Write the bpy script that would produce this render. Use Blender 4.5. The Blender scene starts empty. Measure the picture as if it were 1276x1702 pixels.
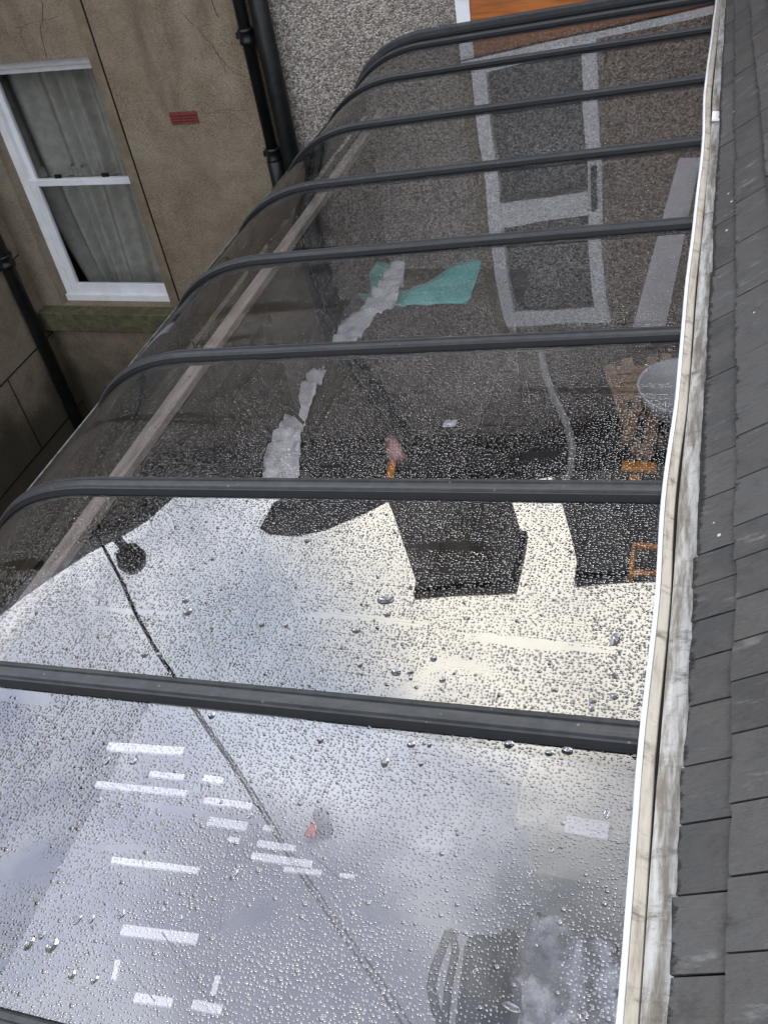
import bpy, bmesh, math, random
from mathutils import Vector, Matrix, noise
random.seed(7)
R = math.radians
scene = bpy.context.scene
col = scene.collection

# ------------------------------------------------------------------ camera
cd = bpy.data.cameras.new('camera')
cam = bpy.data.objects.new('camera', cd)
col.objects.link(cam)
F = 1553.97
cd.sensor_fit = 'VERTICAL'; cd.sensor_height = 24.0; cd.lens = F / 1702 * 24.0
cd.clip_start = 0.05; cd.clip_end = 2000
yaw, pit, rol = 0.4080, -0.7220, 0.1950
def cam_matrix():
    cy, sy = math.cos(yaw), math.sin(yaw); cp, sp = math.cos(pit), math.sin(pit); cr, sr = math.cos(rol), math.sin(rol)
    Rz = Matrix(((cy, -sy, 0), (sy, cy, 0), (0, 0, 1)))
    Rx = Matrix(((1, 0, 0), (0, cp, -sp), (0, sp, cp)))
    Ry = Matrix(((cr, 0, sr), (0, 1, 0), (-sr, 0, cr)))
    M = Rz @ Rx @ Ry
    r, f, u = M.col[0], M.col[1], M.col[2]
    return Matrix(((r[0], u[0], -f[0]), (r[1], u[1], -f[1]), (r[2], u[2], -f[2])))
MC = cam_matrix()
CAM = Vector((0.026, 0.366, 1.654))
cam.matrix_world = Matrix.Translation(CAM) @ MC.to_4x4()
scene.camera = cam

# ------------------------------------------------------------------ node helpers
class NT:
    def __init__(s, tree): s.t = tree; s.n = tree.nodes; s.l = tree.links
    def add(s, typ, ins=None, **kw):
        nd = s.n.new(typ)
        for k, v in kw.items(): setattr(nd, k, v)
        for k, v in (ins or {}).items():
            sock = nd.inputs[k]
            if isinstance(v, bpy.types.NodeSocket): s.l.new(v, sock)
            elif v is not None: sock.default_value = v
        return nd
    def math(s, op, a, b=0.0, c=None, clamp=False):
        ins = {0: a, 1: b}
        if c is not None: ins[2] = c
        return s.add('ShaderNodeMath', ins, operation=op, use_clamp=clamp).outputs[0]
    def vm(s, op, a, b=None, scale=None):
        nd = s.add('ShaderNodeVectorMath', {0: a}, operation=op)
        if b is not None:
            if isinstance(b, bpy.types.NodeSocket): s.l.new(b, nd.inputs[1])
            else: nd.inputs[1].default_value = b
        if scale is not None:
            if isinstance(scale, bpy.types.NodeSocket): s.l.new(scale, nd.inputs['Scale'])
            else: nd.inputs['Scale'].default_value = scale
        return nd.outputs['Value'] if op in ('LENGTH', 'DISTANCE', 'DOT_PRODUCT') else nd.outputs[0]
    def mix(s, f, a, b):
        nd = s.add('ShaderNodeMix', data_type='RGBA')
        for k, v in ((0, f), (6, a), (7, b)):
            if isinstance(v, bpy.types.NodeSocket): s.l.new(v, nd.inputs[k])
            else: nd.inputs[k].default_value = v if k == 0 else (tuple(v) + (1,))[:4]
        return nd.outputs[2]
    def step(s, x, a, b):
        return s.add('ShaderNodeMapRange', {0: x, 1: a, 2: b, 3: 0.0, 4: 1.0}, interpolation_type='SMOOTHSTEP').outputs[0]
    def noise(s, vec, scale, detail=4, rough=.55, dims='3D', out='Fac', dist=0):
        return s.add('ShaderNodeTexNoise', {'Vector': vec, 'Scale': scale, 'Detail': detail, 'Roughness': rough, 'Distortion': dist}, noise_dimensions=dims).outputs[out]

# ------------------------------------------------------------------ sky
SUN_EL, SUN_AZ = 62, 42          # azimuth measured from +y towards +x
world = bpy.data.worlds.new('World'); scene.world = world; world.use_nodes = True
w = NT(world.node_tree); w.n.clear()
out = w.add('ShaderNodeOutputWorld')
sky = w.add('ShaderNodeTexSky', sky_type='NISHITA', sun_disc=False, sun_elevation=R(SUN_EL), sun_rotation=R(SUN_AZ))
tc = w.add('ShaderNodeTexCoord').outputs['Generated']
dirn = w.vm('NORMALIZE', tc)
def azel(az, el): return (math.sin(R(az)) * math.cos(R(el)), math.cos(R(az)) * math.cos(R(el)), math.sin(R(el)))
wob = w.noise(dirn, 2.3, 5, .6, out='Color')
dw = w.vm('NORMALIZE', w.vm('ADD', dirn, w.vm('SCALE', w.vm('SUBTRACT', wob, (.5, .5, .5)), scale=.22)))
bright = w.step(w.vm('DOT_PRODUCT', dw, azel(-16, 37)), .945, .973)      # thin cloud in front of the sun
left = w.step(w.vm('DOT_PRODUCT', dw, azel(-52, 30)), .80, .97)         # pale bank over the left house
n1 = w.noise(w.vm('MULTIPLY', dirn, (1.0, 1.0, 1.6)), 3.2, 7, .6, dist=.5)
n2 = w.noise(dirn, 8.0, 6, .6, dist=.8)
base = w.mix(w.step(n1, .35, .66), (.33, .36, .44), (.58, .585, .60))
behind = w.step(w.add('ShaderNodeSeparateXYZ', {0: dirn}).outputs[1], .15, -.5)     # clearer cloud behind the camera
base = w.vm('SCALE', base, scale=w.math('MULTIPLY_ADD', behind, .85, 1.0))
base = w.vm('SCALE', base, scale=w.math('MULTIPLY_ADD', w.step(n2, .28, .72), .62, .60))
dark = w.step(w.vm('DOT_PRODUCT', dw, azel(-39, 66)), .972, .993)                   # a heavier cloud high up
base = w.vm('SCALE', base, scale=w.math('MULTIPLY_ADD', dark, -.52, 1.0))
base = w.mix(w.math('MULTIPLY', left, .85), base, w.mix(w.step(n2, .3, .7), (1.05, 1.13, 1.30), (1.75, 1.8, 1.92)))
base = w.mix(bright, base, w.mix(w.step(n2, .25, .6), (1.65, 1.57, 1.42), (2.0, 1.91, 1.70)))
gap = w.step(w.noise(dirn, 2.1, 6, .62, dist=.3), .60, .72)              # breaks of blue between the clouds
skyc = w.vm('SCALE', sky.outputs[0], scale=.125)
blue1 = w.math('MULTIPLY', w.step(w.vm('DOT_PRODUCT', dw, azel(-66, 41)), .965, .992), w.math('MULTIPLY', w.step(n2, .30, .62), .75))
blue2 = w.math('MULTIPLY', w.step(w.vm('DOT_PRODUCT', dw, azel(-42, 42)), .984, .998), .55)
colr = w.mix(w.math('MULTIPLY', gap, .6), base, w.vm('ADD', skyc, (.12, .16, .22)))
colr = w.mix(blue1, colr, (.33, .39, .66)); colr = w.mix(w.math('MULTIPLY', w.step(w.vm('DOT_PRODUCT', dw, azel(-57, 56)), .984, .997), .8), colr, (.15, .17, .27)); colr = w.mix(blue2, colr, (.52, .67, .92))
bg = w.add('ShaderNodeBackground', {'Color': colr, 'Strength': 1.0})
w.l.new(bg.outputs[0], out.inputs[0])

sd = bpy.data.lights.new('sun', 'SUN'); sd.energy = 0.6; sd.angle = R(22); sd.color = (1, .95, .87)
sun = bpy.data.objects.new('sun', sd); col.objects.link(sun)
sun.rotation_euler = (-Vector(azel(SUN_AZ, SUN_EL))).to_track_quat('-Z', 'Y').to_euler()
sun.location = (0, 3, 20)

scene.view_settings.view_transform = 'Standard'; scene.view_settings.look = 'None'
scene.view_settings.exposure = 1.5; scene.view_settings.gamma = 1.0
cy = scene.cycles
cy.max_bounces = 8; cy.diffuse_bounces = 3; cy.glossy_bounces = 4; cy.transmission_bounces = 6; cy.transparent_max_bounces = 12
cy.caustics_reflective = False; cy.caustics_refractive = False

# ------------------------------------------------------------------ materials
def new_mat(name):
    m = bpy.data.materials.new(name); m.use_nodes = True
    t = NT(m.node_tree); t.n.clear()
    return m, t, t.add('ShaderNodeOutputMaterial')
def mat(name, c1, c2=None, scale=20, rough=.6, bump=0.0, bscale=None, lo=.35, hi=.65, metal=0, spec=.5, stretch=(1, 1, 1), extra=None, trans=0, random_tint=0):
    m, t, o = new_mat(name)
    oc = t.add('ShaderNodeTexCoord').outputs['Object']
    v = t.vm('MULTIPLY', oc, stretch)
    c2 = c2 or tuple(x * .7 for x in c1)
    f = t.step(t.noise(v, scale, 6, .6), lo, hi)
    c = t.mix(f, c1, c2)
    if extra: c = extra(t, oc, c)
    ins = {'Base Color': c, 'Roughness': rough, 'Metallic': metal, 'Specular IOR Level': spec}
    if trans: ins['Transmission Weight'] = trans
    p = t.add('ShaderNodeBsdfPrincipled', ins)
    if bump:
        b = t.add('ShaderNodeBump', {'Strength': 1.0, 'Distance': bump, 'Height': t.noise(v, bscale or scale * 2, 5, .6)})
        t.l.new(b.outputs[0], p.inputs['Normal'])
    t.l.new(p.outputs[0], o.inputs[0])
    return m

def glass_panel_mat():
    """tinted roofing sheet carrying rain: fresnel mirror over a tinted see-through, with every drop a little cap of its own"""
    m, t, o = new_mat('wet_tinted_glazing')
    uv = t.add('ShaderNodeUVMap', uv_map='UVMap').outputs[0]
    tan = t.add('ShaderNodeTangent', direction_type='UV_MAP', uv_map='UVMap').outputs[0]
    nrm = t.add('ShaderNodeNewGeometry').outputs['Normal']
    bit = t.vm('CROSS_PRODUCT', nrm, tan)
    patch = t.noise(uv, 2.6, 5, .6, dims='2D', dist=.6)
    run = t.noise(t.vm('MULTIPLY', uv, (.7, 6.5, 1)), 1.5, 3, .5, dims='2D', dist=.4)     # wiped bands along the sheet
    here = t.math('MULTIPLY', t.step(patch, .25, .36), t.math('SUBTRACT', 1.0, t.step(run, .635, .675)))
    def layer(scale, r0, r1, keep, steep, dens):
        wv = t.vm('ADD', uv, t.vm('SCALE', t.vm('SUBTRACT', t.noise(uv, scale * .9, 1, .5, dims='2D', out='Color'), (.5, .5, .5)), scale=.14 / scale))
        vo = t.add('ShaderNodeTexVoronoi', {'Vector': wv, 'Scale': scale, 'Randomness': .78}, voronoi_dimensions='2D', feature='F1')
        d = t.vm('SCALE', t.vm('SUBTRACT', wv, vo.outputs['Position']), scale=scale)
        sep = t.add('ShaderNodeSeparateColor', {0: vo.outputs['Color']})
        r = t.math('MULTIPLY_ADD', sep.outputs[0], r1 - r0, r0)
        if dens is not None: r = t.math('MULTIPLY', r, dens)
        q = t.math('DIVIDE', vo.outputs['Distance'], t.math('MAXIMUM', r, .01))
        mask = t.math('MULTIPLY', t.math('LESS_THAN', q, 1.0), t.math('LESS_THAN', sep.outputs[1], keep))
        s = t.add('ShaderNodeSeparateXYZ', {0: d})
        k = t.math('DIVIDE', steep, t.math('MAXIMUM', r, .01))
        k = t.math('MULTIPLY', k, mask)
        return t.math('MULTIPLY', s.outputs[0], k), t.math('MULTIPLY', s.outputs[1], k), mask
    dens = t.math('MULTIPLY', t.math('MULTIPLY_ADD', patch, .9, .52), here)
    vy = t.add('ShaderNodeSeparateXYZ', {0: uv}).outputs[1]
    dens = t.math('MULTIPLY', dens, t.math('MULTIPLY_ADD', t.step(vy, 2.2, 4.6), -.38, 1.0))     # finer mist of drops towards the far wall
    ax, ay, am = layer(122, .19, .46, .96, .68, dens)
    bx, by, bm_ = layer(42, .13, .24, .14, .8, None)
    nb = t.math('SUBTRACT', 1.0, bm_)
    sx = t.math('ADD', t.math('MULTIPLY', ax, nb), bx); sy = t.math('ADD', t.math('MULTIPLY', ay, nb), by)
    msk = t.math('MAXIMUM', am, bm_)
    # slight ripple of the sheet itself
    rp = t.vm('SUBTRACT', t.noise(uv, 1.1, 2, .5, dims='2D', out='Color'), (.5, .5, .5))
    rs = t.add('ShaderNodeSeparateXYZ', {0: rp})
    sx = t.math('MULTIPLY_ADD', rs.outputs[0], .022, sx); sy = t.math('MULTIPLY_ADD', rs.outputs[1], .030, sy)
    sx = t.math('MULTIPLY_ADD', t.step(vy, 2.4, 3.3), -.062, sx)          # normals of the far sheets tilted so the mirrored window stands upright
    nn = t.vm('NORMALIZE', t.vm('ADD', nrm, t.vm('ADD', t.vm('SCALE', tan, scale=sx), t.vm('SCALE', bit, scale=sy))))
    fr = t.add('ShaderNodeFresnel', {'IOR': 2.4, 'Normal': nn}).outputs[0]
    fr = t.math('MULTIPLY', fr, t.math('SUBTRACT', 1.0, t.math('MULTIPLY', t.add('ShaderNodeNewGeometry').outputs['Backfacing'], .85)))
    dirt = t.step(t.noise(t.vm('MULTIPLY', uv, (1, 3, 1)), 5, 6, .65, dims='2D'), .45, .75)
    tint = t.mix(msk, (.74, .74, .76), (.66, .66, .69))
    tr = t.add('ShaderNodeBsdfTransparent', {'Color': tint})
    df = t.add('ShaderNodeBsdfDiffuse', {'Color': (.16, .16, .16, 1)})
    base = t.add('ShaderNodeMixShader', {0: t.math('MULTIPLY_ADD', dirt, .02, .005), 1: tr.outputs[0], 2: df.outputs[0]})
    gl = t.add('ShaderNodeBsdfGlossy', {'Color': (1, 1, 1, 1), 'Roughness': .012, 'Normal': nn})
    mx = t.add('ShaderNodeMixShader', {0: fr, 1: base.outputs[0], 2: gl.outputs[0]})
    t.l.new(mx.outputs[0], o.inputs[0])
    return m

def roughcast(name, cols, scale, bump, under):
    """stone chips thrown on a wall: every chip has a colour of its own"""
    m, t, o = new_mat(name)
    oc = t.add('ShaderNodeTexCoord').outputs['Object']
    ww = t.vm('ADD', oc, t.vm('SCALE', t.vm('SUBTRACT', t.noise(oc, scale * .6, 2, out='Color'), (.5, .5, .5)), scale=.6 / scale))
    vo = t.add('ShaderNodeTexVoronoi', {'Vector': ww, 'Scale': scale}, feature='F1')
    rp = t.add('ShaderNodeValToRGB', {0: t.add('ShaderNodeSeparateColor', {0: vo.outputs['Color']}).outputs[0]})
    el = rp.color_ramp.elements
    el[0].position = cols[0][0]; el[0].color = cols[0][1] + (1,)
    el[1].position = cols[-1][0]; el[1].color = cols[-1][1] + (1,)
    for p, c in cols[1:-1]: el.new(p).color = c + (1,)
    big = t.noise(oc, 1.3, 6, .65)
    c = t.mix(t.math('MULTIPLY', t.step(big, .38, .72), .5), rp.outputs[0], under)
    p = t.add('ShaderNodeBsdfPrincipled', {'Base Color': c, 'Roughness': .85, 'Specular IOR Level': .25})
    b = t.add('ShaderNodeBump', {'Strength': 1.0, 'Distance': bump, 'Height': t.math('SUBTRACT', 1.0, vo.outputs['Distance'])})
    t.l.new(b.outputs[0], p.inputs['Normal']); t.l.new(p.outputs[0], o.inputs[0])
    return m

def render_extra(t, oc, c):
    s = t.add('ShaderNodeSeparateXYZ', {0: oc})
    v = t.add('ShaderNodeTexVoronoi', {'Vector': oc, 'Scale': 75.0})
    spk = t.math('MULTIPLY', t.math('LESS_THAN', v.outputs['Distance'], .34), t.step(t.noise(oc, 3, 3), .34, .56))
    c = t.mix(t.math('MULTIPLY', spk, .55), c, (.035, .028, .02))
    c = t.mix(t.math('MULTIPLY', t.step(t.noise(oc, 1.5, 6, .7, dist=.6), .46, .66), .6), c, (.30, .262, .195))
    gr = t.noise(oc, 130, 3, .7)
    c = t.mix(t.math('MULTIPLY', t.step(gr, .45, .68), .6), c, (.085, .065, .045)); c = t.mix(t.math('MULTIPLY', t.step(gr, .48, .30), .45), c, (.32, .26, .185))
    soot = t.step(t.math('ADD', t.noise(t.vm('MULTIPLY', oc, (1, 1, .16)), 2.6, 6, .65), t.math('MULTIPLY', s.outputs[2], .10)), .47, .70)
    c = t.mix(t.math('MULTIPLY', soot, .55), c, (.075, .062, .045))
    damp_shade = t.step(t.math('ADD', s.outputs[2], t.math('MULTIPLY', t.noise(oc, 1.6, 5), 1.2)), -1.9, -2.6)  # damp under the sill, plus painted shade darkening the walls towards the ground
    return t.mix(t.math('MULTIPLY', damp_shade, .85), c, (.034, .031, .020))
M = {}
M['glass'] = glass_panel_mat()
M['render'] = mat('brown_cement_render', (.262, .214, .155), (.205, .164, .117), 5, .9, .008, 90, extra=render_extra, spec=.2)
M['margin'] = mat('smooth_margin_render', (.21, .17, .12), (.15, .12, .08), 7, .85, .002, 60, spec=.2)
M['roughcast'] = roughcast('grey_roughcast', [(.08, (.12, .105, .09)), (.3, (.215, .19, .165)), (.6, (.325, .29, .245)), (.92, (.52, .485, .43))], 88, .009, (.17, .15, .13))
M['brown_rough'] = roughcast('brown_roughcast', [(.1, (.08, .06, .045)), (.5, (.20, .145, .11)), (.9, (.34, .26, .205))], 60, .01, (.13, .10, .08))
M['white_paint'] = mat('white_frame_paint', (.76, .77, .79), (.66, .67, .68), 6, .35)
M['bar'] = mat('anthracite_powder_coat', (.046, .050, .053), (.034, .038, .040), 30, .33, .0006, 60, spec=.5)
M['crack'] = mat('dark_crack', (.05, .04, .028), None, 20, .9)
def bar_extra(t, oc, c):
    v = t.add('ShaderNodeTexVoronoi', {'Vector': oc, 'Scale': 38.0})
    sp = t.math('MULTIPLY', t.math('LESS_THAN', v.outputs['Distance'], .13), t.math('GREATER_THAN', t.add('ShaderNodeSeparateColor', {0: v.outputs['Color']}).outputs[0], .8))
    c = t.mix(t.math('MULTIPLY', t.step(t.noise(t.vm('MULTIPLY', oc, (2, 40, 10)), 1.0, 6, .7), .5, .75), .5), c, (.085, .082, .075))
    return t.mix(t.math('MULTIPLY', sp, .7), c, (.16, .155, .145))
M['bar'] = mat('anthracite_powder_coat', (.040, .043, .046), (.029, .032, .034), 30, .36, .0008, 90, extra=bar_extra, spec=.36)
M['drip'] = mat('worn_metal_edge', (.17, .175, .175), (.07, .072, .072), 20, .4)
M['rubber'] = mat('black_rubber', (.006, .006, .007), None, 20, .55, spec=.2)
M['black_pipe'] = mat('black_gloss_iron', (.005, .006, .006), (.010, .011, .011), 14, .38, .002, 30, spec=.3)
M['slate'] = None
M['sill'] = mat('mossy_stone', (.118, .115, .062), (.07, .068, .045), 16, .95, .006, 60, spec=.1)
M['orange'] = mat('varnished_orange_wood', (.42, .135, .025), (.26, .075, .014), 6, .35, stretch=(.6, 1, 7))
M['timber'] = mat('weathered_timber', (.32, .28, .24), (.21, .175, .145), 7, .8, .003, 40, stretch=(6, .7, 6))
M['dark_timber'] = mat('dark_stained_timber', (.014, .010, .008), (.008, .006, .005), 8, .7, .002, 40, stretch=(6, 1, 6))
M['chair_wood'] = mat('folding_chair_wood', (.40, .26, .15), (.27, .16, .085), 9, .55, stretch=(5, 5, 1))
M['deck'] = mat('wet_decking', (.010, .008, .008), (.017, .013, .011), 6, .35, .004, 40, stretch=(8, 1, 8))
M['ground'] = mat('wet_dark_ground', (.03, .03, .026), (.018, .02, .014), 4, .7, .01, 30)
M['curtain'] = mat('grey_net_curtain', (.42, .42, .385), (.33, .335, .305), 12, .9, spec=.1)
M['room'] = mat('dark_room', (.012, .012, .011), None, 5, .9)
M['teal'] = mat('teal_plastic', (.16, .72, .64), (.11, .60, .54), 6, .45)
M['poly'] = mat('white_polythene', (.88, .88, .89), (.74, .74, .77), 14, .4, .004, 25)
M['worktop'] = mat('grey_worktop', (.36, .364, .38), (.30, .304, .32), 7, .4)
M['case'] = mat('dark_case', (.016, .018, .024), (.010, .011, .014), 18, .5)
M['orange_plastic'] = mat('orange_plastic', (.85, .32, .02), None, 10, .4)
M['pink'] = mat('pink_plastic', (.55, .30, .28), None, 8, .5)
M['bowl'] = mat('white_enamel', (.8, .82, .84), (.72, .74, .76), 8, .3)
M['cream_box'] = mat('cream_plastic', (.55, .52, .45), (.45, .43, .38), 6, .45)
M['hose'] = mat('grey_hose', (.32, .32, .31), (.22, .22, .22), 10, .5)
M['blue'] = mat('blue_cloth', (.14, .26, .46), (.09, .17, .33), 9, .9)
M['red'] = mat('red_plastic', (.55, .06, .03), None, 8, .5)
M['bright_white'] = mat('bright_white_enamel', (.88, .88, .88), (.82, .82, .82), 10, .4)
M['clay'] = mat('terracotta_vent', (.18, .035, .028), (.12, .022, .02), 30, .8)
M['lichen_stone'] = mat('chimney_render', (.20, .175, .14), (.10, .085, .07), 3, .9, .006, 40)
M['wire'] = mat('black_cable', (.008, .008, .008), None, 10, .6)
M['pot'] = mat('buff_clay_pot', (.25, .14, .08), (.16, .09, .055), 9, .8)

def window_glass():
    m, t, o = new_mat('old_window_glass')
    fr = t.math('MULTIPLY', t.add('ShaderNodeFresnel', {'IOR': 1.6}).outputs[0], t.math('SUBTRACT', 1.0, t.add('ShaderNodeNewGeometry').outputs['Backfacing']))
    tr = t.add('ShaderNodeBsdfTransparent', {'Color': (.80, .80, .79, 1)})
    gl = t.add('ShaderNodeBsdfGlossy', {'Roughness': .02})
    mx = t.add('ShaderNodeMixShader', {0: fr, 1: tr.outputs[0], 2: gl.outputs[0]})
    t.l.new(mx.outputs[0], o.inputs[0]); return m
M['window_glass'] = window_glass()
def water_mat():
    m, t, o = new_mat('rain_water')
    g = t.add('ShaderNodeBsdfGlass', {'IOR': 1.33, 'Roughness': .0, 'Color': (.97, .98, 1, 1)})
    t.l.new(g.outputs[0], o.inputs[0]); return m
M['water'] = water_mat()

def slate_mat():
    m, t, o = new_mat('worn_roof_slate')
    oc = t.add('ShaderNodeTexCoord').outputs['Object']
    at = t.add('ShaderNodeAttribute', attribute_name='slate')
    s = t.add('ShaderNodeSeparateColor', {0: at.outputs['Color']})      # r: tone, g: 0 at the tail edge, b: first course
    tone = t.mix(s.outputs[0], (.042, .042, .043), (.078, .077, .076))
    c = t.mix(t.math('MULTIPLY', t.step(t.noise(oc, 9, 6, .65), .38, .66), .7), tone, (.072, .067, .062))
    c = t.mix(t.math('MULTIPLY', t.step(t.noise(oc, 16, 7, .75), .48, .68), .5), c, (.028, .028, .028))
    c = t.mix(t.math('MULTIPLY', t.step(t.noise(oc, 3.3, 5, .7), .54, .70), .5), c, (.070, .060, .044))
    c = t.mix(t.math('MULTIPLY', t.step(t.noise(t.vm('MULTIPLY', oc, (9, 28, 9)), 1.0, 5, .7), .56, .74), .6), c, (.19, .19, .185))
    edge = t.math('ADD', s.outputs[1], t.math('MULTIPLY', t.noise(t.vm('MULTIPLY', oc, (14, 34, 14)), 1.0, 4, .7), .62))
    yy = t.add('ShaderNodeSeparateXYZ', {0: oc}).outputs[1]
    dry = t.math('MULTIPLY_ADD', t.math('SUBTRACT', 1.0, s.outputs[2]), .13, t.math('MULTIPLY', t.step(yy, 2.3, 1.3), .11))
    edge = t.math('ADD', edge, dry)
    wet = t.math('SUBTRACT', 1.0, t.step(edge, .40, .47))
    c = t.mix(t.math('MULTIPLY', wet, .9), c, (.012, .011, .010))
    spk = t.add('ShaderNodeTexVoronoi', {'Vector': oc, 'Scale': 16.0})
    sp = t.math('MULTIPLY', t.math('LESS_THAN', spk.outputs['Distance'], .075), t.math('GREATER_THAN', t.add('ShaderNodeSeparateColor', {0: spk.outputs['Color']}).outputs[0], .72))
    c = t.mix(sp, c, (.5, .5, .48))
    p = t.add('ShaderNodeBsdfPrincipled', {'Base Color': c, 'Roughness': t.math('MULTIPLY_ADD', wet, -.25, .62), 'Specular IOR Level': .4})
    h = t.math('ADD', t.noise(t.vm('MULTIPLY', oc, (20, 60, 20)), 1.0, 6, .7), t.math('MULTIPLY', t.noise(oc, 6, 3), .8))
    b = t.add('ShaderNodeBump', {'Strength': 1.0, 'Distance': .007, 'Height': h})
    t.l.new(b.outputs[0], p.inputs['Normal']); t.l.new(p.outputs[0], o.inputs[0])
    return m
M['slate'] = slate_mat()
def gutter_mat(name, white, grime, lo, hi):
    m, t, o = new_mat(name)
    oc = t.add('ShaderNodeTexCoord').outputs['Object']
    v = t.vm('MULTIPLY', oc, (40, 5, 18))
    f = t.step(t.noise(v, 1.0, 7, .7), lo, hi)
    f2 = t.math('MULTIPLY', t.step(t.noise(t.vm('MULTIPLY', oc, (6, 14, 6)), 1.0, 6, .75), .5, .72), t.step(t.noise(oc, 1.7, 3), .30, .5))
    c = t.mix(f, white, grime); c = t.mix(f2, c, (.05, .043, .033))
    p = t.add('ShaderNodeBsdfPrincipled', {'Base Color': c, 'Roughness': .6})
    b = t.add('ShaderNodeBump', {'Strength': .6, 'Distance': .003, 'Height': t.noise(v, 1.5, 5)})
    t.l.new(b.outputs[0], p.inputs['Normal']); t.l.new(p.outputs[0], o.inputs[0]); return m
M['gutter'] = gutter_mat('grimy_white_board', (.47, .465, .445), (.16, .14, .11), .36, .62)
M['trough'] = gutter_mat('cream_gutter', (.42, .39, .335), (.20, .175, .14), .46, .74)

# ------------------------------------------------------------------ mesh helpers
class MB:
    def __init__(s): s.v = []; s.f = []; s.m = []; s.uv = {}; s.sm = []
    def add(s, vs, fs, mi=0, smooth=False):
        o = len(s.v); s.v += [tuple(v) for v in vs]
        for f in fs: s.f.append([i + o for i in f]); s.m.append(mi); s.sm.append(smooth)
        return o
    def box(s, x0, x1, y0, y1, z0, z1, mi=0, M_=None):
        vs = [Vector((x, y, z)) for z in (z0, z1) for y in (y0, y1) for x in (x0, x1)]
        if M_ is not None: vs = [M_ @ v for v in vs]
        return s.add(vs, [(0, 2, 3, 1), (4, 5, 7, 6), (0, 1, 5, 4), (2, 6, 7, 3), (0, 4, 6, 2), (1, 3, 7, 5)], mi)
    def bar(s, a, b, wd, h, mi=0, up=(0, 0, 1)):
        a, b = Vector(a), Vector(b); d = (b - a).normalized(); sd = d.cross(Vector(up)).normalized(); u = sd.cross(d)
        vs = [p + sd * (sx * wd / 2) + u * (sz * h / 2) for p in (a, b) for sx, sz in ((-1, -1), (1, -1), (1, 1), (-1, 1))]
        s.add(vs, [(0, 1, 2, 3), (4, 7, 6, 5), (0, 4, 5, 1), (1, 5, 6, 2), (2, 6, 7, 3), (3, 7, 4, 0)], mi)
    def tube(s, pts, r, n=10, mi=0, caps=True):
        pts = [Vector(p) for p in pts]; rings = []
        rs = r if isinstance(r, (list, tuple)) else [r] * len(pts)
        ref = Vector((0, 0, 1)); vs = []
        for i, p in enumerate(pts):
            d = (pts[min(i + 1, len(pts) - 1)] - pts[max(i - 1, 0)]).normalized()
            if abs(d.dot(ref)) > .95: ref = Vector((0, 1, 0)) if abs(d.y) < .9 else Vector((1, 0, 0))
            a = d.cross(ref).normalized(); b = a.cross(d); ref = b
            vs += [p + (a * math.cos(2 * math.pi * k / n) + b * math.sin(2 * math.pi * k / n)) * rs[i] for k in range(n)]
        fs = [(i * n + k, i * n + (k + 1) % n, (i + 1) * n + (k + 1) % n, (i + 1) * n + k) for i in range(len(pts) - 1) for k in range(n)]
        if caps: fs += [tuple(range(n - 1, -1, -1)), tuple((len(pts) - 1) * n + k for k in range(n))]
        s.add(vs, fs, mi, True)
    def lathe(s, prof, c, n=20, mi=0, axis=None):
        c = Vector(c); Q = axis or Matrix.Identity(3)
        vs = [c + Q @ Vector((r * math.cos(2 * math.pi * k / n), r * math.sin(2 * math.pi * k / n), z)) for r, z in prof for k in range(n)]
        s.add(vs, [(i * n + k, i * n + (k + 1) % n, (i + 1) * n + (k + 1) % n, (i + 1) * n + k) for i in range(len(prof) - 1) for k in range(n)], mi, True)
    def prism(s, poly, d, mi=0):
        n = len(poly); d = Vector(d); a = [Vector(p) for p in poly]
        s.add(a + [p + d for p in a], [tuple(range(n)), tuple(range(2 * n - 1, n - 1, -1))] + [(i, i + n, (i + 1) % n + n, (i + 1) % n) for i in range(n)], mi)
    def build(s, name, mats, parent=None, bevel=0, recalc=True):
        me = bpy.data.meshes.new(name); me.from_pydata(s.v, [], s.f)
        for q in (mats if isinstance(mats, (list, tuple)) else [mats]): me.materials.append(q)
        me.polygons.foreach_set('material_index', s.m); me.polygons.foreach_set('use_smooth', s.sm)
        if recalc:
            bm = bmesh.new(); bm.from_mesh(me); bmesh.ops.recalc_face_normals(bm, faces=bm.faces); bm.to_mesh(me); bm.free()
        o = bpy.data.objects.new(name, me); col.objects.link(o)
        if parent: o.parent = parent
        if bevel:
            b = o.modifiers.new('bevel', 'BEVEL'); b.width = bevel; b.segments = 2; b.limit_method = 'ANGLE'
        return o
def tag(o, label=None, cat=None, group=None, kind=None):
    for k, v in (('label', label), ('category', cat), ('group', group), ('kind', kind)):
        if v: o[k] = v
    return o
def empty(name, loc, label, cat, group=None):
    o = bpy.data.objects.new(name, None); o.location = loc; o.empty_display_size = .1; col.objects.link(o)
    return tag(o, label, cat, group)
def hang(parent, *obs):
    """parts are modelled in world coordinates: move each under its thing without shifting it"""
    for o in obs: o.parent = parent; o.matrix_parent_inverse = Matrix.Translation(parent.location).inverted()
def part(mb, name, mats, root, bevel=0, recalc=True):
    o = mb.build(name, mats, None, bevel, recalc); o.parent = root
    if root.type == 'EMPTY': o.location = -root.location
    return o
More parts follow.
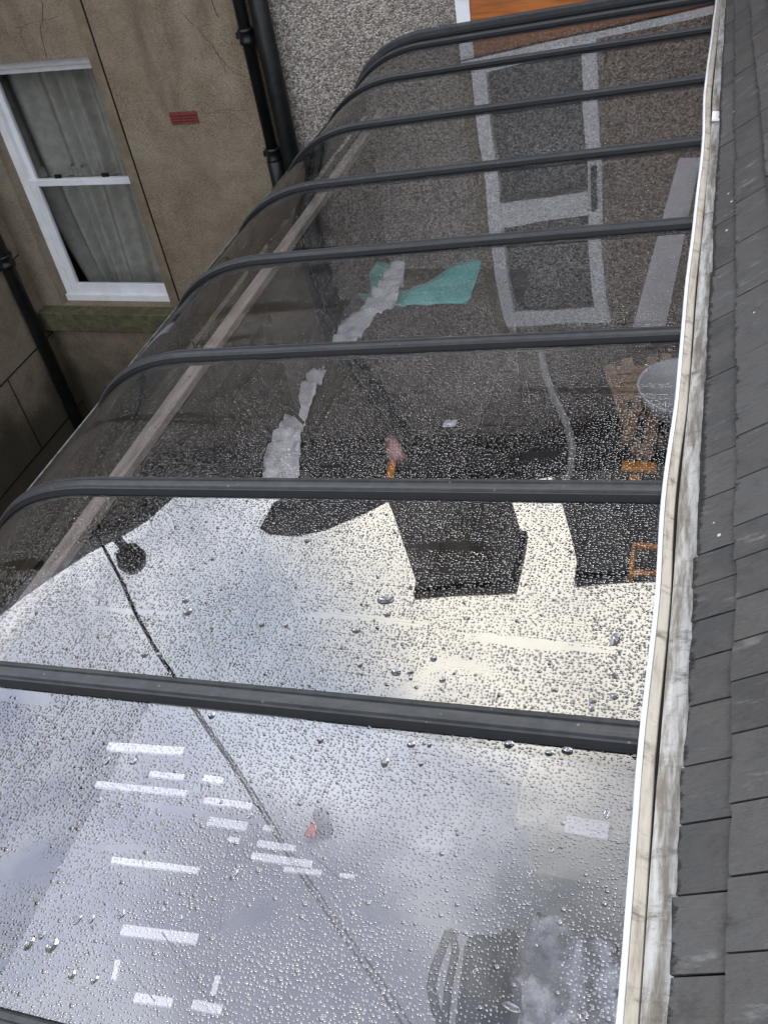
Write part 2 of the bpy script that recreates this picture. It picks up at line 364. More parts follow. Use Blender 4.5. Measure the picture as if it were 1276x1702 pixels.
def wall_with_holes(mb, x0, x1, z0, z1, holes, y, depth, axis='y', mi=0):
    """solid wall slab facing -y with rectangular openings"""
    xs = sorted({x0, x1, *[h[0] for h in holes], *[h[1] for h in holes]}); zs = sorted({z0, z1, *[h[2] for h in holes], *[h[3] for h in holes]})
    inside = lambda x, z: any(h[0] < x < h[1] and h[2] < z < h[3] for h in holes)
    for a, b in zip(xs, xs[1:]):
        for c, d in zip(zs, zs[1:]):
            if inside((a + b) / 2, (c + d) / 2): continue
            mb.add([(a, y, c), (b, y, c), (b, y, d), (a, y, d)], [(0, 1, 2, 3)], mi)
            mb.add([(a, y + depth, c), (b, y + depth, c), (b, y + depth, d), (a, y + depth, d)], [(3, 2, 1, 0)], mi)
    for h in holes + [(x0, x1, z0, z1)]:
        a, b, c, d = h
        for p, q in (((a, c), (b, c)), ((b, c), (b, d)), ((b, d), (a, d)), ((a, d), (a, c))):
            mb.add([(p[0], y, p[1]), (q[0], y, q[1]), (q[0], y + depth, q[1]), (p[0], y + depth, p[1])], [(0, 1, 2, 3)], mi)

# ------------------------------------------------------------------ ground
GZ = -4.4
g = MB(); g.add([(-300, -300, GZ), (300, -300, GZ), (300, 300, GZ), (-300, 300, GZ)], [(0, 1, 2, 3)])
tag(g.build('ground', M['ground']), kind='structure')
YW = 6.79
# ------------------------------------------------------------------ brown rendered house with the sash window
hs = empty('rendered_house', (-4.4, YW + 1.5, GZ), 'brown cement rendered house with white sash window behind the glass canopy', 'house')
W0, W1, WZ0, WZ1 = -5.51, -4.37, -2.215, -.12
b = MB(); wall_with_holes(b, -5.76, -2.985, GZ, 3.25, [(W0, W1, WZ0, WZ1)], YW, .34)
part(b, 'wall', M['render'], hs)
b = MB()                                                     # raised smooth margin on the right of the opening and lintel above
b.box(W1, W1 + .085, YW - .006, YW + .01, WZ0 - .2, 3.2); part(b, 'margin', M['margin'], hs)
b = MB(); b.box(W1 + .086, W1 + .097, YW - .004, YW + .01, -3.3, 3.2); part(b, 'groove', M['rubber'], hs)
b = MB(); b.box(-5.72, W1 + .12, YW - .13, YW + .14, WZ0 - .20, WZ0 - .003); part(b, 'sill', M['sill'], hs, .012)
b = MB(); yf = YW + .115                                       # sash window: outer frame
b.box(W0, W0 + .07, yf, yf + .1, WZ0, WZ1); b.box(W1 - .022, W1, yf, yf + .1, WZ0, WZ1)
b.box(W0 + .07, W1 - .022, yf, yf + .1, WZ1 - .075, WZ1); b.box(W0 - .0, W1, yf - .03, yf - .002, WZ0, WZ0 + .065)
b.box(W0 + .07, W1 - .022, yf, yf + .1, WZ0, WZ0 + .07)
wf = part(b, 'window', M['white_paint'], hs, .005)
def sash(x0, x1, z0, z1, y, bot, top, side):
    s = MB()
    s.box(x0, x0 + side, y, y + .04, z0, z1); s.box(x1 - side * .35, x1, y, y + .04, z0, z1)
    s.box(x0 + side, x1 - side * .35, y + .001, y + .039, z0, z0 + bot); s.box(x0 + side, x1 - side * .35, y + .001, y + .039, z1 - top, z1)
    o = s.build('sash', M['white_paint'], wf, .004)
    p = MB(); a, c, d, f = x0 + side - .005, x1 - side * .35 + .005, z0 + bot - .005, z1 - top + .005
    p.add([(a, y + .02, d), (c, y + .02, d), (c, y + .02, f), (a, y + .02, f)], [(0, 1, 2, 3)])
    p.build('pane', M['window_glass'], wf, recalc=False); return o
sash(W0 + .072, W1 - .024, -1.145, WZ1 - .076, yf + .05, .045, .05, .05)
sash(W0 + .072, W1 - .024, WZ0 + .071, -1.085, yf + .005, .085, .055, .075)
for x in (-5.18, -4.72):
    b = MB(); b.box(x, x + .06, yf + .03, yf + .05, -1.085, -1.055); b.build('sash_catch', M['black_pipe'], wf)
def net(z0, z1, seed, gather):
    """net curtain hanging in deep folds, pulled aside at the bottom"""
    nx, nz = 150, 26; vs = []
    for j in range(nz + 1):
        v = j / nz; z = z1 + (z0 - z1) * v
        for i in range(nx + 1):
            u = i / nx
            uu = -.03 + u * 1.05 + gather * (v ** 1.6) * (.13 * (1 - u) - .05 * u) + gather * .05 * v * math.sin(u * 5 + seed)
            x = W0 - .20 + (W1 - W0 + .20) * uu
            ph = u * 46 + 2.2 * math.sin(u * 9 + seed) + gather * v * 1.5 * math.sin(u * 4)
            y = YW + .46 + .040 * math.sin(ph) + .03 * math.sin(ph * .37 + seed) + gather * .05 * v * math.sin(u * 7)
            vs.append((x, y, z))
    m = MB(); m.add(vs, [(j * (nx + 1) + i, j * (nx + 1) + i + 1, (j + 1) * (nx + 1) + i + 1, (j + 1) * (nx + 1) + i) for j in range(nz) for i in range(nx)], 0, True)
    return m.build('curtain', M['curtain'], wf, recalc=False)
net(-1.20, WZ1, 1.0, .15); net(WZ0 - .06, -1.1, 2.4, 1.0)
b = MB(); b.box(W0 - .3, W1 + .3, YW + .9, YW + .95, WZ0 - .3, WZ1 + .4); b.box(W0 - .3, W0 - .25, YW + .36, YW + .9, WZ0 - .3, WZ1 + .4); b.box(W1 + .25, W1 + .3, YW + .36, YW + .9, WZ0 - .3, WZ1 + .4)
b.box(W0 - .3, W1 + .3, YW + .36, YW + .9, WZ0 - .35, WZ0 - .3); b.box(W0 - .3, W1 + .3, YW + .36, YW + .9, WZ1 + .4, WZ1 + .45); part(b, 'room', M['room'], hs)
b = MB(); vx0, vx1, vz0, vz1 = -3.84, -3.615, -.63, -.55
for k in range(4): b.box(vx0, vx1, YW - .012, YW + .01, vz0 + k * .0205, vz0 + k * .0205 + .012)
b.box(vx0 - .004, vx1 + .004, YW - .002, YW + .008, vz0 - .006, vz1 + .006)
part(b, 'air_brick', M['clay'], hs)
def crack(pts, wd):                                           # hairline cracks
    b = MB(); p = []; wd *= .5
    for (x0, z0), (x1, z1) in zip(pts, pts[1:]):
        n = max(2, int(math.hypot(x1 - x0, z1 - z0) / .035))
        for k in range(n):
            t = k / n; p.append((x0 + (x1 - x0) * t + random.uniform(-.008, .008), z0 + (z1 - z0) * t + random.uniform(-.006, .006)))
    p.append(pts[-1])
    for (x0, z0), (x1, z1) in zip(p, p[1:]):
        d = Vector((x1 - x0, z1 - z0)).normalized(); nx, nz = -d.y * wd / 2, d.x * wd / 2; q = random.uniform(.5, 1.2)
        b.add([(x0 - nx * q, YW - .003, z0 - nz * q), (x1 - nx, YW - .003, z1 - nz), (x1 + nx, YW - .003, z1 + nz), (x0 + nx * q, YW - .003, z0 + nz * q)], [(0, 1, 2, 3)])
    part(b, 'crack', M['crack'], hs)
crack([(-4.58, .55), (-4.60, .25), (-4.69, .1), (-4.73, -.1)], .010); crack([(-4.9, .12), (-4.72, .14), (-4.5, .17)], .005); crack([(-4.86, .13), (-4.88, -.02), (-4.86, -.1)], .006)
crack([(-3.52, .13), (-3.42, 0), (-3.31, -.18), (-3.22, -.29), (-3.14, -.33)], .007); crack([(-3.31, -.18), (-3.29, -.3)], .006); crack([(-3.28, .3), (-3.27, .16), (-3.245, .07)], .012)
crack([(-3.55, -.56), (-3.35, -.55), (-3.2, -.56)], .004); crack([(-3.35, -.58), (-3.2, -.68)], .004)
def slab_roof(xa, xb, ye, ze, yr, zr, root):
    m = MB(); th = .05
    n = Vector((0, -(zr - ze), yr - ye)).normalized() * th
    rows = 22
    for i in range(rows):                                     # courses of slates stepping up the slope
        t0, t1 = i / rows, (i + 1) / rows
        y0, z0, y1, z1 = ye + (yr - ye) * t0, ze + (zr - ze) * t0, ye + (yr - ye) * t1, ze + (zr - ze) * t1
        m.add([(xa, y0, z0), (xb, y0, z0), (xb, y1, z1), (xa, y1, z1), (xa, y0 + n.y, z0 + n.z), (xb, y0 + n.y, z0 + n.z), (xb, y1 + n.y * .4, z1 + n.z * .4), (xa, y1 + n.y * .4, z1 + n.z * .4)],
              [(0, 1, 2, 3), (4, 7, 6, 5), (0, 4, 5, 1), (1, 5, 6, 2), (2, 6, 7, 3), (3, 7, 4, 0)])
    y2 = 2 * yr - ye
    m.add([(xa, yr, zr), (xb, yr, zr), (xb, y2, ze), (xa, y2, ze)], [(0, 1, 2, 3)])
    o = part(m, 'roof', M['roofing'], root)
    f = MB(); f.box(xa, xb, ye - .07, ye - .02, ze - .12, ze + .02); f.box(xa, xb, ye - .02, YW + .1, ze - .14, ze - .05)
    part(f, 'fascia', M['dark_timber'], root)
    return o
M['roofing'] = mat('dark_roofing_slate', (.028, .027, .029), (.018, .018, .020), 9, .6, .004, 60)
def stack(root_roof, root, x0, x1, y0, y1, z0, z1, pots, name='chimney'):
    c = MB(); c.box(x0, x1, y0, y1, z0, z1 - .22); c.box(x0 - .06, x1 + .06, y0 - .06, y1 + .06, z1 - .22, z1 - .1); c.box(x0 + .03, x1 - .03, y0 + .03, y1 - .03, z1 - .1, z1)
    o = c.build('chimney', M['lichen_stone'], root_roof, .01)
    for k in range(pots):
        px = x0 + (x1 - x0) * (k + .5) / pots
        p = MB(); p.lathe([(.13, 0), (.13, .04), (.105, .06), (.10, .36), (.13, .38), (.13, .44), (.085, .44), (.08, .1)], (px, (y0 + y1) / 2, z1), 14)
        q = p.build('chimney_pot', M['pot'], root_roof)
r1 = slab_roof(-5.9, -2.985, YW - .2, 3.25, 9.2, 5.65, hs)
stack(r1, hs, -4.62, -3.24, 8.9, 9.6, 4.8, 7.5, 0)

# ------------------------------------------------------------------ roughcast house on the right
rh = empty('roughcast_house', (-1.0, YW + 1.5, GZ), 'grey roughcast house with orange wooden panel and white framed window over the canopy end', 'house')
b = MB(); wall_with_holes(b, -2.98, 2.5, GZ, 3.25, [(-1.52, -.70, .12, 2.24)], YW, .34); part(b, 'wall', M['roughcast'], rh)
b = MB(); b.box(-.66, .9, YW - .035, YW + .05, .135, 2.5); part(b, 'infill_panel', M['brown_rough'], rh)
b = MB(); b.box(-1.48, 1.2, YW - .022, YW + .05, -.13, .075); part(b, 'wooden_panel', M['orange'], rh, .003)
b = MB(); b.box(-1.575, -1.482, YW - .028, YW + .05, -.16, .075); b.box(-1.575, 1.2, YW - .045, YW + .05, .078, .13); part(b, 'trim', M['white_paint'], rh, .004)
b = MB(); ya = YW - .012
b.box(-1.60, -1.525, ya - .004, YW + .05, .135, 2.3); part(b, 'stone_margin', M['margin'], rh)
b = MB()
b.box(-1.52, -1.42, ya, YW + .08, .135, 2.24); b.box(-.80, -.70, ya, YW + .08, .135, 2.24); b.box(-1.42, -.80, ya, YW + .08, 2.10, 2.24); b.box(-1.42, -.80, ya, YW + .08, .135, .20)
b.box(-1.42, -.80, ya + .004, YW + .08, 1.18, 1.34)
wn = part(b, 'window', M['white_paint'], rh, .006)
for d, f in ((.19, 1.185), (1.335, 2.11)):
    p = MB(); p.add([(-1.43, YW + .04, d), (-.79, YW + .04, d), (-.79, YW + .04, f), (-1.43, YW + .04, f)], [(0, 1, 2, 3)]); p.build('pane', M['window_glass'], wn, recalc=False)
p = MB(); p.box(-.775, -.735, ya - .035, ya - .002, 1.02, 1.30); p.box(-.765, -.745, ya - .06, ya - .036, 1.06, 1.2); p.build('handle', M['black_pipe'], wn, .005)
p = MB(); p.box(-1.6, -.6, YW + .4, YW + .45, .0, 2.4); p.box(-1.6, -1.55, YW + .345, YW + .4, 0, 2.4); p.box(-.65, -.6, YW + .345, YW + .4, 0, 2.4); part(p, 'room', M['room'], rh)
r2 = slab_roof(-2.98, 2.5, YW - .2, 3.25, 9.2, 5.65, rh)
stack(r2, rh, -2.35, -.7, 8.9, 9.6, 4.8, 7.45, 0)

m = MB(); m.prism([(-4.96, 9.0, 5.60), (-4.53, 9.0, 5.63), (-4.67, 9.0, 5.92), (-5.15, 9.0, 6.16), (-5.78, 9.0, 6.37), (-6.28, 9.0, 6.40), (-6.74, 9.0, 6.31), (-6.85, 9.0, 6.20), (-6.30, 9.0, 5.97), (-5.67, 9.0, 5.81)], (0, .5, 0)); m.build('added_roof_shape', M['roofing'], r1)  # added dark shape; its mirror image makes a warped dark patch in the glass

# ------------------------------------------------------------------ drainpipes
def downpipe(x, y, r, z0, z1, cols, label, shoe=None, tilt=0):
    e = empty('drainpipe', (x, y, z0), label, 'drainpipe', 'black drainpipes on the house walls')
    m = MB(); m.tube([(x, y, z0), (x, y, z1)], r, 18); part(m, 'pipe', M['black_pipe'], e)
    for z in cols:
        m = MB(); m.lathe([(r + .002, -.05), (r + .014, -.045), (r + .014, -.02), (r + .008, -.012), (r + .008, .03), (r + .014, .036), (r + .014, .05), (r + .002, .055)], (x, y, z), 18)
        m.box(x - r - .045, x + r + .045, y + r * .35, YW - .003 if y > 6.5 and x > -5.6 else y + r * .9, z - .02, z + .02)
        part(m, 'collar', M['black_pipe'], e)
    return e
e1 = downpipe(-3.03, YW - .085, .042, -1.35, 3.15, [2.2, -.04, -.86], 'thinner black drainpipe with collars, left of the pair on the wall')
m = MB(); m.tube([(-3.03, YW - .085, -.9), (-3.03, YW - .085, -1.1), (-3.09, YW - .085, -1.2), (-3.2, YW - .085, -1.32), (-3.2, YW - .085, -1.8)], .06, 14); part(m, 'bend', M['black_pipe'], e1)
downpipe(-2.885, YW - .10, .066, GZ, 3.15, [1.9, -2.2], 'thick black drainpipe at the roughcast edge, right of the pair')
# ------------------------------------------------------------------ left return house
lh = empty('side_house', (-7.2, 3, GZ), 'dim brown side house at the left edge with joint lines in its wall', 'house')
verge = [(1.0, 2.0), (3.2, 2.15), (4.3, 2.42), (5.2, 2.82), (6.1, 3.36), (YW - .002, 3.6)]
b = MB(); b.prism([(-5.75, 1.0, GZ)] + [(-5.75, y, z) for y, z in verge] + [(-5.75, YW - .002, GZ)], (-.35, 0, 0))
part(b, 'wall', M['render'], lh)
b = MB()
for z in (-3.3, -2.5, -1.7): b.box(-5.752, -5.746, 1.0, YW - .004, z - .005, z + .005)
for z0, ys in ((-3.3, (6.0, 4.7, 3.4)), (-2.5, (5.4, 4.0))):
    for y in ys: b.box(-5.752, -5.7465, y - .005, y + .005, z0 + .006, z0 + .79)
part(b, 'joint', M['rubber'], lh)
b = MB(); vs = []
for y, z in verge: vs += [(-5.68, y, z + .004), (-5.68, y, z + .05), (-8.6, y, z + 1.30), (-8.6, y, -1.0)]
b.add(vs, [(4 * i + k, 4 * i + (k + 1) % 4, 4 * i + 4 + (k + 1) % 4, 4 * i + 4 + k) for i in range(len(verge) - 1) for k in range(4)] + [(0, 1, 2, 3), tuple(4 * (len(verge) - 1) + k for k in (3, 2, 1, 0))]); rf = part(b, 'roof', M['roofing'], lh)
m = MB(); m.tube([(-6.55, 6.45, 3.1), (-6.55, 6.45, 3.9), (-6.52, 6.45, 4.05)], .05, 12); m.lathe([(.05, 0), (.12, .05), (.16, .2), (.12, .3), (.02, .34)], (-6.52, 6.45, 4.05), 16); m.bar((-6.55, 6.45, 3.6), (-5.9, 6.45, 3.62), .07, .05)
m.build('cowl', M['black_pipe'], rf)
e = empty('drainpipe', (-5.68, 6.52, GZ), 'black drainpipe in the dim corner at the left edge', 'drainpipe', 'black drainpipes on the house walls')
m = MB(); m.tube([(-5.68, 6.52, GZ), (-5.68, 6.52, 2.5)], .058, 16); part(m, 'pipe', M['black_pipe'], e)
for z in (-1.62, .4):
    m = MB(); m.lathe([(.06, -.06), (.078, -.055), (.078, -.02), (.068, -.01), (.068, .03), (.078, .04), (.078, .055), (.06, .06)], (-5.68, 6.52, z), 16); m.box(-5.752, -5.70, 6.44, 6.60, z - .02, z + .02); part(m, 'collar', M['black_pipe'], e)

# ------------------------------------------------------------------ canopy
SL = .082; X0 = -1.76
def bez(t):
    P0, P1, P2, P3 = Vector((X0, SL * X0)), Vector((-1.98, SL * -1.98)), Vector((-2.17, -.25)), Vector((-2.285, -.46))
    u = 1 - t; return P0 * u ** 3 + P1 * 3 * u * u * t + P2 * 3 * u * t * t + P3 * t ** 3
prof = [Vector((x, SL * x)) for x in [-.004 - 1.756 * k / 12 for k in range(13)]] + [bez(k / 18) for k in range(1, 19)]
arc = [0]
for a, c in zip(prof, prof[1:]): arc.append(arc[-1] + (c - a).length)
pn = []
for i in range(len(prof)):
    d = (prof[min(i + 1, len(prof) - 1)] - prof[max(i - 1, 0)]).normalized(); pn.append(Vector((d.y, -d.x)) if -d.x > 0 else Vector((d.y, -d.x)))
pn = [n if n.y > 0 else -n for n in pn]
cn = empty('glass_canopy', (-1.2, 3.4, -.1), 'curved tinted glass canopy with dark glazing bars, wet with rain', 'canopy')
ribs = [6.745, 6.575] + [(10 - i) * .75 for i in range(2, 9)] + [.722, 0.0]
def panel(y1, y0, k):
    """one bowed sheet between two bars"""
    ny = 8; vs = []; uvs = []
    bow = [.0, .001, -.0012, .0016, -.001, .0014, .0012, -.001, .002, .001][k % 10]
    for j in range(ny + 1):
        v = j / ny; y = y0 + (y1 - y0) * v
        for i, p in enumerate(prof):
            dz = bow * math.sin(math.pi * v) * (1 if i < 26 else 0)
            q = p + pn[i] * dz; vs.append((q.x, y, q.y)); uvs.append((arc[i] + k * 3.7, y))
    n = len(prof)
    me = bpy.data.meshes.new('glass_panel')
    fs = [(j * n + i, (j + 1) * n + i, (j + 1) * n + i + 1, j * n + i + 1) for j in range(ny) for i in range(n - 1)]
    me.from_pydata(vs, [], fs); me.materials.append(M['glass'])
    ul = me.uv_layers.new(name='UVMap')
    for lp in me.loops: ul.data[lp.index].uv = uvs[lp.vertex_index]
    me.polygons.foreach_set('use_smooth', [True] * len(me.polygons))
    o = bpy.data.objects.new('glass_panel', me); col.objects.link(o); o.parent = cn; o.location = -cn.location
    if sum(pp.normal.z for pp in me.polygons) < 0: me.flip_normals()
    return o
for k, (a, c) in enumerate(zip(ribs, ribs[1:])): panel(a - .012, c + .012, k)
def sweep(cs, i0=0, i1=None, mi=0):
    m = MB(); P = prof[i0:i1]; N = pn[i0:i1]; n = len(cs); vs = []
    for p, q in zip(P, N): vs += [(p.x + q.x * h, y, p.y + q.y * h) for y, h in cs]
    fs = [(i * n + k, i * n + (k + 1) % n, (i + 1) * n + (k + 1) % n, (i + 1) * n + k) for i in range(len(P) - 1) for k in range(n)]
    fs += [tuple(range(n)), tuple((len(P) - 1) * n + k for k in range(n))]
    m.add(vs, fs, mi); return m
def bar_at(y, wd=1.0, lift=0.0):
    cs = [(.031, -.004), (.031, .013), (.026, .016), (.024, .024), (.012, .027), (.010, .021), (-.008, .021), (-.010, .027), (-.021, .026), (-.024, .017), (-.031, .014), (-.031, -.004), (-.02, -.03), (.02, -.03)]
    m = sweep([(y + a * wd, (h * .86 + lift if h > 0 else h)) for a, h in cs]); o = part(m, 'glazing_bar', M['bar'], cn)
    g = sweep([(y - .0315 * wd, .003), (y - .0315 * wd, .016), (y - .040 * wd, .010), (y - .046 * wd, .003)]); q = g.build('gasket', M['rubber'], o)
    g = sweep([(y + .0315 * wd, .003), (y + .0315 * wd, .012), (y + .036 * wd, .003)]); q = g.build('gasket', M['rubber'], o)
for k, y in enumerate(ribs): bar_at(y, .7 if k < 2 else (.74 if k < 5 else (.84 if k < 7 else .95)), .03 if k == 0 else 0)
m = MB(); m.prism([(-2.272, 0, -.60), (-2.274, 0, -.462), (-2.285, 0, -.450), (-2.31, 0, -.452), (-2.335, 0, -.452), (-2.338, 0, -.60)], (0, YW - .02, 0)); part(m, 'eaves_rail', M['rubber'], cn, .004)
m = MB(); m.prism([(-2.3385, 0, -.47), (-2.3385, 0, -.449), (-2.343, 0, -.449), (-2.343, 0, -.47)], (0, YW - .02, 0)); part(m, 'drip_edge', M['drip'], cn)
# boards added to keep the space under the glass dark, on posts
fb = empty('added_screen', (-2.33, 3.4, GZ), 'dark timber screen added to shade the space under the canopy eaves with a pale weathered top rail', 'screen')
m = MB()
z = GZ
while z < -.66: m.box(-2.30, -2.275, 0, YW - .03, z, min(z + .145, -.605)); z += .15
part(m, 'added_boards', M['dark_timber'], fb)
m = MB(); m.box(-2.125, -2.06, -.2, 6.6, -.57, -.53); part(m, 'top_rail', M['timber'], fb, .004)
for y in (0.1, 1.5, 3.0, 4.5, 6.0):
    m = MB(); m.box(-2.27, -2.20, y, y + .08, GZ, -.61); m.box(-2.199, -2.0, y + .01, y + .06, -.66, -.575); part(m, 'post', M['dark_timber'], fb)

# ------------------------------------------------------------------ slate roofed outbuilding on the right and its gutter
ob = empty('slate_outbuilding', (2.5, 3, GZ), 'grey slate roof sloping up at the right edge beyond the white gutter', 'outbuilding')
m = MB(); m.box(.09, .3, -1.5, YW - .04, GZ, .0); part(m, 'wall', M['brown_rough'], ob)
PT = R(40); e_s = Vector((math.cos(PT), 0, math.sin(PT))); e_n = Vector((-math.sin(PT), 0, math.cos(PT))); A0 = Vector((.056, 0, .062))
def course_scale(y):
    return 1.0 if y < 1.9 else max(.5, 1 - .115 * (y - 1.9))
me = bpy.data.meshes.new('slates'); bm = bmesh.new(); cl = bm.loops.layers.float_color.new('slate')
for c in range(10):
    y = -1.4 + (.07 if c % 2 else 0)
    while y < YW - .06:
        wd = .13 if y < 1.5 else (.105 if y < 1.9 else (.17 if y < 2.2 else .32))
        wd *= random.uniform(.9, 1.1); y1 = min(y + wd, YW - .05)
        tone = random.random(); gp = .0022; lift = random.uniform(0, .003); sk = random.uniform(-.006, .006); cut = random.uniform(-.004, .004)
        n = max(2, int((y1 - y) / .02)); prev = None
        top = []; bot = []; up = []
        for i in range(n + 1):
            yy = y + gp + (y1 - y - 2 * gp) * i / n
            sc = course_scale(yy); s0 = (c * .152 - (.012 if c else -.038)) * sc + cut + sk * (i / n - .5) + noise.noise((yy * 30, c * 3.1, 0)) * .003 + min(0, noise.noise((yy * 75, c * 1.7, 3)) + .25) * -.008; s1 = (c * .152 + .2) * sc
            dy0 = -.25 * 0
            P = A0 + e_s * s0 + Vector((0, yy, 0)); Q = A0 + e_s * s1 + Vector((0, yy + .0, 0))
            hi = .019 + lift + noise.noise((yy * 12, c * 2.0, 5)) * .0015
            top.append(bm.verts.new(P + e_n * hi)); bot.append(bm.verts.new(P + e_n * (hi - .0075))); up.append(bm.verts.new(Q + e_n * .004))
        for i in range(n):
            f = bm.faces.new((top[i], top[i + 1], up[i + 1], up[i])); f.smooth = False
            for l in f.loops: l[cl] = (tone, 0.0 if l.vert in (top[i], top[i + 1]) else 1.6, 1.0 if c == 0 else 0.0, 1)
            f = bm.faces.new((bot[i], bot[i + 1], top[i + 1], top[i]))
            for l in f.loops: l[cl] = (0, 0, 0, 1)
        for i in (0, n):
            f = bm.faces.new((top[i], bot[i], up[i]))
            for l in f.loops: l[cl] = (0, 0, 0, 1)
        y = y1
bm.to_mesh(me); bm.free(); me.materials.append(M['slate'])
so = bpy.data.objects.new('slates', me); col.objects.link(so); so.parent = ob; so.location = -ob.location
m = MB(); Q0 = A0 + e_s * .03; Q1 = A0 + e_s * 1.75
m.add([Q0 + Vector((0, -1.4, 0)), Q0 + Vector((0, YW - .05, 0)), Q1 + Vector((0, YW - .05, 0)), Q1 + Vector((0, -1.4, 0))], [(0, 1, 2, 3)]); part(m, 'roof_boarding', M['rubber'], ob)

gt = empty('gutter', (.03, 3, 0), 'long white gutter, stained and slightly bent, between glass canopy and slate roof', 'gutter')
offs = [(-1.5, 0), (.94, .005), (1.47, -.005), (1.84, -.002), (2.21, -.012), (2.65, .001), (3.27, -.003), (3.7, .004), (4.4, .011), (5.02, -.007), (5.1, -.006), (6.0, .006), (6.45, .012), (6.8, .02)]
def off(y):
    for (a, p), (c, q) in zip(offs, offs[1:]):
        if a <= y <= c:
            t = (y - a) / (c - a); t = t * t * (3 - 2 * t); return p + (q - p) * t
    return 0
def gsweep(cs, name, mt, fo=1.0, smooth=False):
    m = MB(); vs = []; n = len(cs); N = 170
    for j in range(N + 1):
        y = -1.4 + (YW - .06 + 1.4) * j / N; o = off(y)
        jit = noise.noise((y * 3, len(cs), 0)) * .0012
        vs += [(x + o * (.75 if x < .03 else .35) + jit, y, z + noise.noise((y * 2.2, 7, 0)) * .001) for x, z in cs]
    fs = [(j * n + k, j * n + (k + 1) % n, (j + 1) * n + (k + 1) % n, (j + 1) * n + k) for j in range(N) for k in range(n)] + [tuple(range(n)), tuple(N * n + k for k in range(n))]
    m.add(vs, fs); return part(m, name, mt, gt)
gsweep([(-.004, -.02), (-.006, .030), (-.003, .034), (.003, .034), (.005, .030), (.005, -.02)], 'lip', M['white_paint'])
gsweep([(.006, -.02), (.006, .029), (.016, .024), (.027, .020), (.029, .016), (.0292, -.02)], 'trough', M['trough'])
gsweep([(.0321, -.02), (.0321, .026), (.036, .031), (.040, .030), (.047, .034), (.080, .047), (.087, .046), (.087, -.02)], 'flashing', M['gutter'])
gsweep([(.0296, -.02), (.0296, .015), (.0318, .015), (.0318, -.02)], 'seam', M['rubber'])
m = MB(); yj = 4.62
m.box(.0342, .0655, yj, yj + .09, .04, .0485); part(m, 'joint_strap', M['bright_white'], gt)

# ------------------------------------------------------------------ raised deck and what stands under the glass
DZ = -2.75
m = MB(); y = -.4
while y < YW - .1: m.box(-2.19, .085, y, y + .14, DZ - .03, DZ); y += .146
m.box(-2.19, .085, -.4, YW - .1, DZ - .12, DZ - .035)
dk = tag(m.build('deck', M['deck']), 'dark wet timber deck under the glass canopy', 'deck')
def bench(x0, x1, y0, y1, z, label, mt):
    e = empty('workbench', ((x0 + x1) / 2, (y0 + y1) / 2, DZ), label, 'workbench', None)
    m = MB(); m.box(x0, x1, y0, y1, z - .04, z); part(m, 'worktop', mt, e, .004)
    for x in (x0 + .05, x1 - .11):
        for y in (y0 + .05, y1 - .11): m = MB(); m.box(x, x + .06, y, y + .06, DZ + .001, z - .041); part(m, 'leg', M['dark_timber'], e)
    return e
bench(-2.17, .08, -.3, 2.45, -1.62, 'wide grey topped workbench under the nearest glass panels', M['worktop'])
bench(-.80, .08, 3.3, 5.6, -1.62, 'dark topped workbench carrying a folded wooden chair and round bowl', M['dark_timber'])
bench(-2.05, -1.1, 3.4, 6.4, -1.62, 'long dark workbench carrying teal sheet and white polythene', M['dark_timber'])
BZ = -1.62
def cloth(name, outline, z, mt, label, cat, amp=.04, seed=0, res=.035, fold=9):
    """crumpled sheet: triangulated outline, lifted into folds and given a thickness"""
    xs = [p[0] for p in outline]; ys = [p[1] for p in outline]
    def inside(x, y):
        c = False; j = len(outline) - 1
        for i in range(len(outline)):
            (xi, yi), (xj, yj) = outline[i], outline[j]
            if (yi > y) != (yj > y) and x < (xj - xi) * (y - yi) / (yj - yi) + xi: c = not c
            j = i
        return c
    m = MB(); idx = {}; vs = []; fs = []
    def vert(i, j):
        if (i, j) not in idx:
            x = min(xs) + i * res; y = min(ys) + j * res
            jx = noise.noise((x * 9, y * 9, seed)) * res * .9; jy = noise.noise((x * 9, y * 9, seed + 9)) * res * .9
            h = abs(noise.noise((x * fold, y * fold, seed + 3))) * amp + abs(noise.noise((x * fold * 2.3, y * fold * 2.1, seed + 5))) * amp * .5
            idx[(i, j)] = len(vs); vs.append((x + jx, y + jy, z + .004 + h))
        return idx[(i, j)]
    for i in range(int((max(xs) - min(xs)) / res) + 1):
        for j in range(int((max(ys) - min(ys)) / res) + 1):
            if inside(min(xs) + (i + .5) * res, min(ys) + (j + .5) * res): fs.append((vert(i, j), vert(i + 1, j), vert(i + 1, j + 1), vert(i, j + 1)))
    cnt = {}
    for f in fs:
        for a, b in zip(f, f[1:] + f[:1]): cnt[frozenset((a, b))] = cnt.get(frozenset((a, b)), 0) + 1
    edge = {i for k, n in cnt.items() if n == 1 for i in k}
    for i in edge:
        p = Vector(vs[i][:2]); best = None
        for a, b in zip(outline, outline[1:] + outline[:1]):
            a, b = Vector(a), Vector(b); d = b - a; t = max(0, min(1, (p - a).dot(d) / max(d.length_squared, 1e-9))); q = a + d * t
            if best is None or (q - p).length < (best - p).length: best = q
        vs[i] = (best.x, best.y, vs[i][2])
    m.add(vs, fs, 0, True); o = m.build(name, mt)
    s = o.modifiers.new('thickness', 'SOLIDIFY'); s.thickness = .003; s.offset = 1
    return tag(o, label, cat)
def px(u, v, z):
    """where the line of sight of a photo pixel meets height z (used only to read positions off the photograph)"""
    d = MC @ Vector(((u - 638) / F, -(v - 851) / F, -1)); k = (z - CAM.z) / d.z; q = CAM + d * k; return (q.x, q.y)
def outl(pts, z): return [px(u, v, z) for u, v in pts]
